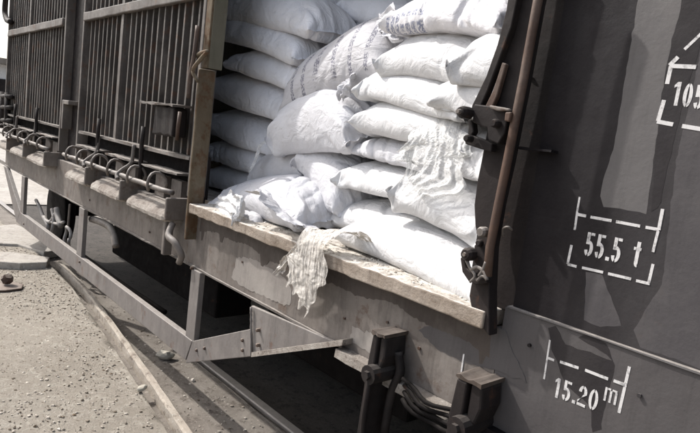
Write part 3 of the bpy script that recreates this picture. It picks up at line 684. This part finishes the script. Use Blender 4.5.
pl = slab_poly([(-10, 281), (12, 281), (24, 284), (22, 288), (6, 290), (-10, 290)], ZG+.095, .02, M['rusty'], 'steel_plate', 'rusty flat plate lying on the gravel at far left', 'metal plate')
# far left background: low pale building and the next wagon's end fittings
bd = empty('warehouse', 'pale rendered low building far behind the left end of the wagon', 'building', (-60, 18, -1.4))
MB().box((-75, 4, -1.4), (-48, 30, 2.6)).build('wall', M['backwall'], bd)
MB().box((-76, 3.5, 2.6), (-47, 30.5, 3.0)).build('roof', M['concrete'], bd)
for i in range(5): MB().box((-47.98, 6+i*4.5, .2), (-47.9, 7.6+i*4.5, 1.6)).build('window', M['dark'], bd)
# end ladder and grab rails of the wagon
ld = MB()
for (q) in ([(8, -25), (6, -5), (5, 12), (7, 20), (11, 22)], ): ld.tube(curve_pts([P(x, y, -.02) for x, y in q], 6), .035, 8)
ld.build('grab_rail', M['dark'], W_, smooth=True)
lad = MB()
for (a, b_) in (((2, 92), (2, 128)), ((7, 93), (7, 128))): lad.tube([P(*a, -.02), P(*b_, -.02)], .03, 8)
for y_ in (96, 107, 120): lad.tube([P(-2, y_, -.02), P(12, y_+1, -.02)], .028, 8)
lad.build('end_step', M['dark'], W_, smooth=True)

# sack shape
def sack_sim(seed, L=.90, C=1.08, nu=70, nt=84, iters=300, plate=.19, p0=1.0, crush=0.):
    """inflate a woven tube sewn flat at both ends, squeezed between its neighbours"""
    rng=np.random.default_rng(seed)
    W=C/2; dx=L/(nu-1); dt=C/nt; dd=np.hypot(dx,dt)
    s=np.arange(nt)/nt
    y=np.where(s<.5, W/2-2*W*s, -W/2+2*W*(s-.5)); up=np.where(s<.5,1.,-1.)
    u=np.linspace(-L/2,L/2,nu)
    P=np.zeros((nu,nt,3)); P[...,0]=u[:,None]; P[...,1]=y
    prof=(1-(2*u/L)**2)[:,None]*(1-(2*y/W)**2)
    P[...,2]=up*.05*prof
    ph=rng.uniform(0,6.28,8)
    P[...,2]+=.01*np.sin(u[:,None]*21+ph[0])*np.sin(y*25+ph[1])*prof
    P+=rng.normal(0,.0022,P.shape)
    vel=np.zeros_like(P)
    tilt=rng.uniform(-.14,.14,2); tilt2=rng.uniform(-.06,.06,2); bias=rng.uniform(-.3,.3)
    w=np.ones((nu,nt,1))
    def con(A,B,rest,k,slack=1.):
        d=B-A; l=np.sqrt((d*d).sum(-1,keepdims=True))+1e-9
        c=k*.5*(1-rest/l); c=np.where(c<0,c*slack,c); c=d*c
        A+=c; B-=c
    e=np.arange(0,nt,2); o=np.arange(1,nt,2)
    half=nt//2
    for it in range(iters):
        prev=P.copy(); fr=it/iters
        gu=np.gradient(P,axis=0); gt=(np.roll(P,-1,1)-np.roll(P,1,1))*.5
        N=np.cross(gt,gu)/(dx*dt)
        p=.0011*p0*(1-.75*fr)
        vel*=.92
        zc=P[...,2:3]; wgt=1+bias*np.clip(P[...,0:1]/(.3*L),-1,1)
        vel+=N*p*wgt*(1.1-2.*zc)
        vel[...,2]-=.00015
        P=P+vel
        for _ in range(4):
            for a in (0,1): con(P[a:-1:2][:P[a+1::2].shape[0]],P[a+1::2],dx,.98)
            for A,B in ((e,o),(o,(o+1)%nt)):
                a=P[:,A]; b=P[:,B]; con(a,b,dt,.98); P[:,A]=a; P[:,B]=b
            for a0 in (0,1):
                n=P[a0+1::2].shape[0]
                for A,B in ((e,o),(o,(o+1)%nt)):
                    a=P[a0:a0+2*n:2][:n][:,A]; b=P[a0+1::2][:,B]; con(a,b,dd,.3); P[a0:a0+2*n:2][:n][:,A]=a; P[a0+1::2][:,B]=b
                    a=P[a0:a0+2*n:2][:n][:,B]; b=P[a0+1::2][:,A]; con(a,b,dd,.3); P[a0:a0+2*n:2][:n][:,B]=a; P[a0+1::2][:,A]=b
            # sewn ends: front and back layer meet
            for r in (0,-1):
                m=(P[r]+P[r][(half*1-np.arange(nt))%nt])*.5 if False else None
                idx=(half-np.arange(nt))%nt
                Q=P[r].copy()
                fl=P[r][(nt-np.arange(nt))%nt]      # mirrored partner (same y, other layer)
                P[r]=.5*(Q+fl)
            t=plate/2
            hi= t+P[...,0]*tilt[0]*.5+P[...,1]*tilt[1]*.5+.010*np.sin(P[...,0]*9+ph[3])
            lo=-t+P[...,0]*tilt2[0]+.010*np.sin(P[...,0]*8+ph[4])*np.cos(P[...,1]*9)
            P[...,2]=np.clip(P[...,2],lo,hi)
            if crush: P[...,0]=np.clip(P[...,0],-L/2*(1-crush),L/2*(1-crush))
        # weak bending: pull towards the neighbours' mean
        m=P.copy(); m[1:-1]=.25*(P[:-2]+P[2:]+np.roll(P,1,1)[1:-1]+np.roll(P,-1,1)[1:-1])
        P+= .05*(m-P)
        vel=P-prev
        sp=np.sqrt((vel**2).sum(-1,keepdims=True)); vel*=np.minimum(1,.006/(sp+1e-9))
    return P

# ------------------------------------------------------------------ sacks
SIMS = [sack_sim(s, L=1.06, C=c, iters=260, plate=p, p0=q, crush=k) for s, c, p, q, k in
        ((1, 1.22, .21, 1., 0), (2, 1.22, .23, .8, .03), (3, 1.22, .20, .6, .04), (4, 1.22, .24, 1.0, .02), (5, 1.22, .21, .7, .05), (6, 1.22, .27, .9, .06))]
def frac(a): return a-np.floor(a)
def make_sack(label, A, B, W, Hh, mat='sack', sim=0, roll=0, bend=0, crease=1., flip=False, seed=0, group='white sacks stacked in the doorway', twist=0, ywid=None, name='grain_sack', taper=0, up=None, blunt=.72):
    rng = np.random.default_rng(seed+100); Pn = SIMS[sim].copy(); nu, nt_ = Pn.shape[:2]
    if flip: Pn = Pn*np.array([-1, -1, 1])
    A = Vector(A); B = Vector(B); ctr = (A+B)/2; Lw = (B-A).length
    ext = Pn.reshape(-1, 3); mn, mx = ext.min(0), ext.max(0); Pn = (Pn-(mn+mx)/2)/(mx-mn)    # unit box
    uu = np.linspace(0, 1, nu)[:, None]*np.ones((1, nt_)); ss = np.ones((nu, 1))*(np.arange(nt_)/nt_)[None]
    Pn[..., 0] = np.sign(Pn[..., 0])*.5*np.abs(Pn[..., 0]*2)**blunt
    X = Pn*np.array([Lw, W, Hh])
    x = X[..., 0]/Lw*2; yy = X[..., 1]/W*2
    X[..., 2] -= bend*(x**2-.35); X[..., 1] *= 1-taper*np.clip(x, -1, 1)
    if twist:
        a = twist*x; y0, z0 = X[..., 1].copy(), X[..., 2].copy()
        X[..., 1] = y0*np.cos(a)-z0*np.sin(a); X[..., 2] = y0*np.sin(a)+z0*np.cos(a)
    # creases: pleats running in from the sewn ends, long soft folds, crumpled spots
    gu = np.gradient(X, axis=0); gt = (np.roll(X, -1, 1)-np.roll(X, 1, 1))*.5
    Nn = np.cross(gt, gu); Nn /= np.linalg.norm(Nn, axis=-1, keepdims=True)+1e-9
    c = X.reshape(nu, nt_, 3); ph = rng.uniform(0, 6.28, 14)
    e = 1-np.abs(x); th = ss*2*math.pi
    f1 = 1-2*np.abs(frac((th*2.9+ph[0]+1.6*np.sin(th*2+ph[1])+2*e)/(2*math.pi)*2)-.5)
    f2 = 1-2*np.abs(frac((th*4.7+ph[2]+1.3*np.sin(th*3+ph[3])-3*e)/(2*math.pi)*2)-.5)
    endm = np.exp(-np.clip(e, 0, 1)/.22)*np.clip(e/.06, 0, 1)
    d_ = endm*(.016*(f1**2-.3)+.010*(f2**2-.3))
    q1 = c[..., 0]*13+c[..., 1]*21*math.cos(ph[4])+4*np.sin(c[..., 0]*6+ph[5])+2.0*np.sin(c[..., 1]*11+ph[6])+c[..., 2]*9
    q2 = c[..., 0]*(-19)+c[..., 1]*14+3*np.sin(c[..., 1]*9+ph[7])+2.2*np.sin(c[..., 0]*10+ph[8])
    m1 = np.clip(np.sin(c[..., 0]*5+ph[9])*np.cos(c[..., 1]*6+ph[10])*1.4, 0, 1); m2 = np.clip(np.sin(c[..., 0]*7+ph[11])*np.sin(c[..., 1]*5+ph[12])*1.4, 0, 1)
    d_ += -.012*m1*np.clip(1-np.abs(np.sin(q1))*2.6, 0, 1)-.011*m2*np.clip(1-np.abs(np.sin(q2))*2.8, 0, 1)
    d_ += .006*np.sin(c[..., 0]*8+ph[13])*np.sin(c[..., 1]*9+ph[3])*np.clip(e*4, 0, 1)
    X += Nn*(d_*crease)[..., None]
    # sewn lip beyond both ends
    lipA = X[0].copy(); lipB = X[-1].copy(); dA = X[0]-X[2]; dB = X[-1]-X[-3]
    wob = rng.normal(0, .0035, (nt_, 3)); wob = (wob+np.roll(wob, 1, 0)+np.roll(wob, 2, 0))/1.7
    idx = (nt_-np.arange(nt_)) % nt_; wob = (wob+wob[idx])/2
    def unit(v_): v_ = (v_+v_[idx])/2; return v_/(np.linalg.norm(v_, axis=-1, keepdims=True)+1e-9)
    lipA = lipA+unit(dA)*.022+wob; lipB = lipB+unit(dB)*.022+wob
    X = np.concatenate([lipA[None], X, lipB[None]]); nu += 2
    a = (B-A).normalized(); up_ = Vector(up) if up else Vector((0, 0, 1))
    wv = up_.cross(a).normalized(); wv = -wv if wv.y < 0 else wv; h = a.cross(wv).normalized()
    if h.dot(up_) < 0: h = -h
    Rm = Matrix.Rotation(roll, 3, a) @ Matrix((a, wv, h)).transposed()
    vs = X.reshape(-1, 3).tolist(); fs = [(i*nt_+j, i*nt_+(j+1) % nt_, (i+1)*nt_+(j+1) % nt_, (i+1)*nt_+j) for i in range(nu-1) for j in range(nt_)]
    me = bpy.data.meshes.new(name); me.from_pydata(vs, [], fs); me.materials.append(M[mat])
    uvl = me.uv_layers.new(name='UVMap'); uvd = np.zeros((len(fs), 4, 2)); k = 0
    I = np.repeat(np.arange(nu-1), nt_); J = np.tile(np.arange(nt_), nu-1)
    uvd[:, 0] = np.stack([I/(nu-1), J/nt_], 1); uvd[:, 1] = np.stack([I/(nu-1), (J+1)/nt_], 1); uvd[:, 2] = np.stack([(I+1)/(nu-1), (J+1)/nt_], 1); uvd[:, 3] = np.stack([(I+1)/(nu-1), J/nt_], 1)
    uvl.data.foreach_set('uv', uvd.reshape(-1))
    bm = bmesh.new(); bm.from_mesh(me); bmesh.ops.remove_doubles(bm, verts=bm.verts, dist=.0006); bmesh.ops.recalc_face_normals(bm, faces=bm.faces); bm.to_mesh(me); bm.free()
    me.polygons.foreach_set('use_smooth', [True]*len(me.polygons))
    o = bpy.data.objects.new(name, me); COL.objects.link(o); o.matrix_world = Matrix.Translation(ctr) @ Rm.to_4x4()
    md = o.modifiers.new('smooth', 'SUBSURF'); md.levels = 1; md.render_levels = 1
    tag(o, label, 'sack', group); return o
def S(label, a, b, Y, W, Hh, **k):
    """sack whose centre line runs between photo points a and b at depth Y (or two depths)"""
    Ya, Yb = Y if isinstance(Y, tuple) else (Y, Y)
    f = k.pop('face', .36)*W; o = Vector((0, f, 0))      # a, b are seen on the front face
    return make_sack(label, P(a[0], a[1], Ya-f)+o, P(b[0], b[1], Yb-f)+o, W, Hh, **k)
# deep stack behind the left jamb, seven high
GL = 'stacked sacks in the shade behind the left jamb'
S('grey shaded sack at top of the left stack, bulging at upper left of the doorway', (215, -2), (322, 16), (.64, .58), .50, 0.311, mat='sack_b', sim=3, seed=1, group=GL, bend=.03)
S('shaded sack second from the top of the left stack, with a torn end', (207, 18), (305, 48), (.64, .58), .50, 0.265, mat='sack_b', sim=1, seed=2, group=GL, bend=.02)
S('shaded sack third from the top of the left stack, squared creased left end', (231, 58), (300, 74), (.64, .58), .50, 0.248, mat='sack_b', sim=4, seed=3, crease=1.6, group=GL)
S('shaded sack in the middle of the left stack, below the squared one', (207, 82), (298, 108), (.64, .58), .50, 0.276, mat='sack_b', sim=0, seed=4, group=GL)
S('shaded sack third from the bottom of the left stack, with a frayed lower edge', (205, 118), (287, 143), (.64, .58), .50, 0.254, mat='sack_b', sim=2, seed=5, crease=1.4, group=GL)
S('shaded sack second from the bottom of the left stack', (203, 145), (277, 166), (.64, .58), .50, 0.219, mat='sack_b', sim=3, seed=6, group=GL)
S('lowest shaded sack of the left stack, lying on the floor', (201, 170), (270, 192), (.64, .58), .50, 0.207, mat='sack_b', sim=1, seed=7, group=GL)
GB = 'sacks filling the back of the wagon'
S('dull grey sack at the top, between the left stack and the lettered sack', (296, -6), (372, 14), (1.05, 1.05), .6, .24, mat='sack_b', sim=0, seed=8, group=GB)
S('small grey sack top just above the upper end of the lettered sack', (345, 4), (420, 20), (.98, .98), .6, .25, mat='sack_b', sim=5, seed=9, group=GB)
S('sack end peeping out between the left stack and the lettered sack', (286, 40), (360, 60), (1.0, 1.0), .6, .25, mat='sack_b', sim=2, seed=10, group=GB)
# right hand stack at the doorway
GR = 'sunlit sacks stacked at the right of the doorway'
S('top sack of the right stack, with a blue lettered lower edge', (397, 6), (518, 10), (.42, .36), .58, 0.231, mat='sack_blue', sim=1, seed=11, group=GR, crease=1.5, bend=.02)
S('second sack from the top of the right stack, with a pinched left corner', (391, 46), (494, 62), (.42, .38), .58, 0.259, mat='sack_w', sim=3, seed=12, group=GR, bend=.03)
S('third sack from the top of the right stack, pointed at its left end', (367, 78), (478, 98), (.42, .38), .58, 0.220, mat='sack_w', sim=2, seed=13, group=GR, bend=.02)
S('fourth sack from the top of the right stack, plump and rounded', (363, 111), (480, 130), (.42, .38), .58, 0.248, mat='sack_w', sim=0, seed=14, group=GR, bend=.02)
S('thin sack fifth from the top of the right stack, end edge showing', (358, 144), (461, 160), (.46, .42), .56, 0.187, mat='sack', sim=4, seed=15, group=GR)
S('sixth sack from the top of the right stack, low and flat', (343, 172), (454, 190), (.44, .40), .56, 0.176, mat='sack_w', sim=2, seed=16, group=GR)
S('wrinkled bright sack above the bottom one, half under the torn liner', (403, 188), (511, 224), (.36, .32), .60, 0.275, mat='sack_w', sim=5, seed=17, group=GR, crease=2.2)
S('long bottom sack lying along the doorway edge at right', (348, 226), (498, 284), (.34, .24), .56, 0.220, mat='sack_w', sim=0, seed=18, group=GR, bend=.01)
S('flat white sack end lying behind the hanging rag', (313, 212), (406, 218), (.50, .42), .55, 0.187, mat='sack_w', sim=4, seed=19, group=GR, crease=1.5)
S('small bright sack at the top right beside the door lever', (458, 52), (540, 62), (.22, .22), .40, 0.242, mat='sack_w', sim=3, seed=20, group=GR)
S('bright sack tucked behind the door lock', (440, 84), (540, 108), (.24, .22), .36, 0.220, mat='sack_w', sim=1, seed=23, group=GR, crease=1.8)
S('bright sack above the wrinkled one, behind the lock tongue', (420, 140), (520, 162), (.36, .30), .46, 0.220, mat='sack_w', sim=2, seed=24, group=GR, crease=1.6)
# loose sacks thrown on the slope in the middle
GM = 'loose sacks thrown between the two stacks'
S('large tilted sack with rows of printed lettering across it', (281, 87), (386, 26), (.44, .38), .56, .27, mat='sack_print', sim=0, seed=21, roll=.85, face=.2, blunt=.85, group=GM, bend=-.02)
S('fat crumpled sack with a puckered end, under the lettered one', (279, 128), (356, 106), (.40, .32), .44, .37, face=.25, mat='sack', sim=5, seed=22, roll=.3, group=GM, crease=2.2)
S('small sack with a white sewn seam down its left side', (250, 166), (302, 150), (.50, .46), .40, .24, mat='sack', sim=4, seed=25, roll=.3, group=GM)
S('slumped sack with a long fold, right of the seamed one', (300, 144), (346, 190), (.42, .34), .42, .21, mat='sack', sim=2, seed=26, roll=.4, group=GM, crease=2)
S('front blue grey sack at the doorway edge with a hanging flap', (216, 192), (306, 202), (.34, .24), .50, .25, mat='sack', sim=4, seed=27, roll=.15, group=GM, crease=2, bend=.03)
S('half empty torn sack slumped on the left corner of the doorway floor', (212, 208), (262, 216), (.22, .14), .26, .12, mat='sack', sim=5, seed=28, group=GM, crease=2.5)

# torn cloth
from mathutils import noise as _mn
def cloth_strip(name, label, cat, path, widths, mat, seed, folds=3, amp=.02, nu=70, nv=26, th=.0015, fray=.5, side=None, crumple=0):
    rr = np.random.default_rng(seed); C = curve_pts(path, 14); m = len(C); V = []; ph = rr.uniform(0, 6, 6)
    for i in range(nu):
        s = i/(nu-1); k = min(int(s*(m-1)), m-2); p = C[k].lerp(C[k+1], s*(m-1)-k)
        wd = float(np.interp(s, np.linspace(0, 1, len(widths)), widths)); sd = Vector(side) if side else Vector((1, 0, .1))
        t_ = (C[k+1]-C[k]).normalized(); nrm = t_.cross(sd).normalized(); sd2 = nrm.cross(t_).normalized()
        for j in range(nv):
            v = j/(nv-1)-.5; e = 1+.18*math.sin(s*19+ph[0]+(3 if v > 0 else 0))+.08*math.sin(s*47+ph[1])
            z = amp*(math.sin(v*folds*6.28+ph[2]+2*math.sin(s*5+ph[3]))+.5*math.sin(v*folds*13+s*9+ph[4]))*min(1, .3+s)
            tail = (fray*.05*(math.sin(v*23+ph[5])+rr.uniform(-.6, .6))) if i == nu-1 else 0
            if crumple:
                q_ = Vector((s*len(path)*.12, v*wd, seed)); z = amp*.3*z/max(amp, 1e-6)*0+crumple*(abs(_mn.noise(q_*9))*1.6+abs(_mn.noise(q_*21+Vector((3, 1, 0))))*.9+abs(_mn.noise(q_*45))*.4-1)
            V.append(p+sd2*(v*wd*e)+nrm*z+t_*tail+Vector(rr.normal(0, .0015, 3)))
    F_ = [(i*nv+j, i*nv+j+1, (i+1)*nv+j+1, (i+1)*nv+j) for i in range(nu-1) for j in range(nv-1) if not (rr.uniform() < .0 )]
    o = mesh(name, V, F_, M[mat], None, True)
    md = o.modifiers.new('thick', 'SOLIDIFY'); md.thickness = th
    md = o.modifiers.new('s', 'SUBSURF'); md.render_levels = 1; md.levels = 1
    tag(o, label, cat); return o
e0 = P(322, 232, -.06)
cloth_strip('torn_rag', 'torn dusty woven rag hanging over the doorway edge', 'rag',
    [P(372, 240, .06), P(352, 236, .02)+Vector((0, 0, .012)), P(334, 235, -.03)+Vector((0, 0, .012)), P(316, 240, -.095), P(308, 262, -.10), P(303, 278, -.095), P(294, 293, -.085)],
    [.10, .12, .16, .20, .25, .27, .20], 'rag', 5, folds=1.8, amp=.010, fray=1.0, crumple=.0035)
cloth_strip('torn_rag', 'thin twisted shred of rag trailing left from the hanging rag', 'rag',
    [P(312, 238, -.075), P(300, 246, -.085), P(288, 259, -.085), P(281, 268, -.075), P(278, 271, -.07)], [.06, .05, .04, .05, .03], 'rag', 6, folds=1.5, amp=.006, fray=1)
cloth_strip('torn_liner', 'crumpled translucent liner spread over the right stack', 'sack liner',
    [P(430, 122, .14), P(434, 138, .11), P(432, 156, .10), P(426, 172, .08), P(412, 186, .06)], [.22, .30, .34, .34, .14], 'liner', 7, folds=6, amp=.006, side=(1, 0, -.15), fray=1, nu=110, nv=110)
cloth_strip('sack_flap', 'loose pale flap hanging from the front blue grey sack', 'sack flap',
    [P(262, 189, .06), P(268, 198, .02), P(288, 214, -.01), P(302, 227, -.045)], [.04, .22, .34, .12], 'sack', 8, folds=1.2, amp=.008, side=(1, 0, -.25), fray=.3)
cloth_strip('torn_cloth', 'bunched white torn cloth on the left end of the doorway boards', 'cloth',
    [P(216, 203, .05), P(228, 205, -.02), P(238, 210, -.05), P(236, 222, -.06)], [.10, .16, .14, .03], 'sack_w', 9, folds=3, amp=.018, side=(.7, 0, .7))
cloth_strip('torn_cloth', 'pinched pale sack mouth sticking out at the upper end of the lettered sack', 'cloth',
    [P(376, 24, .36), P(388, 20, .30), P(396, 30, .28), P(404, 26, .30)], [.10, .15, .12, .06], 'sack', 10, folds=3, amp=.014, side=(.5, 0, .8))
cloth_strip('torn_cloth', 'white sewn seam ribbon down the left side of the small seamed sack', 'cloth',
    [P(270, 139, .30), P(260, 146, .27), P(257, 156, .26), P(250, 170, .24)], [.035, .03, .035, .02], 'sack_w', 11, folds=1, amp=.004, side=(1, 0, 0))
cloth_strip('torn_cloth', 'puckered tied corner at the top of the fat crumpled sack', 'cloth',
    [P(356, 78, .26), P(349, 80, .22), P(344, 88, .20), P(341, 98, .20)], [.03, .10, .12, .05], 'sack', 12, folds=2, amp=.012, side=(.6, 0, .5))
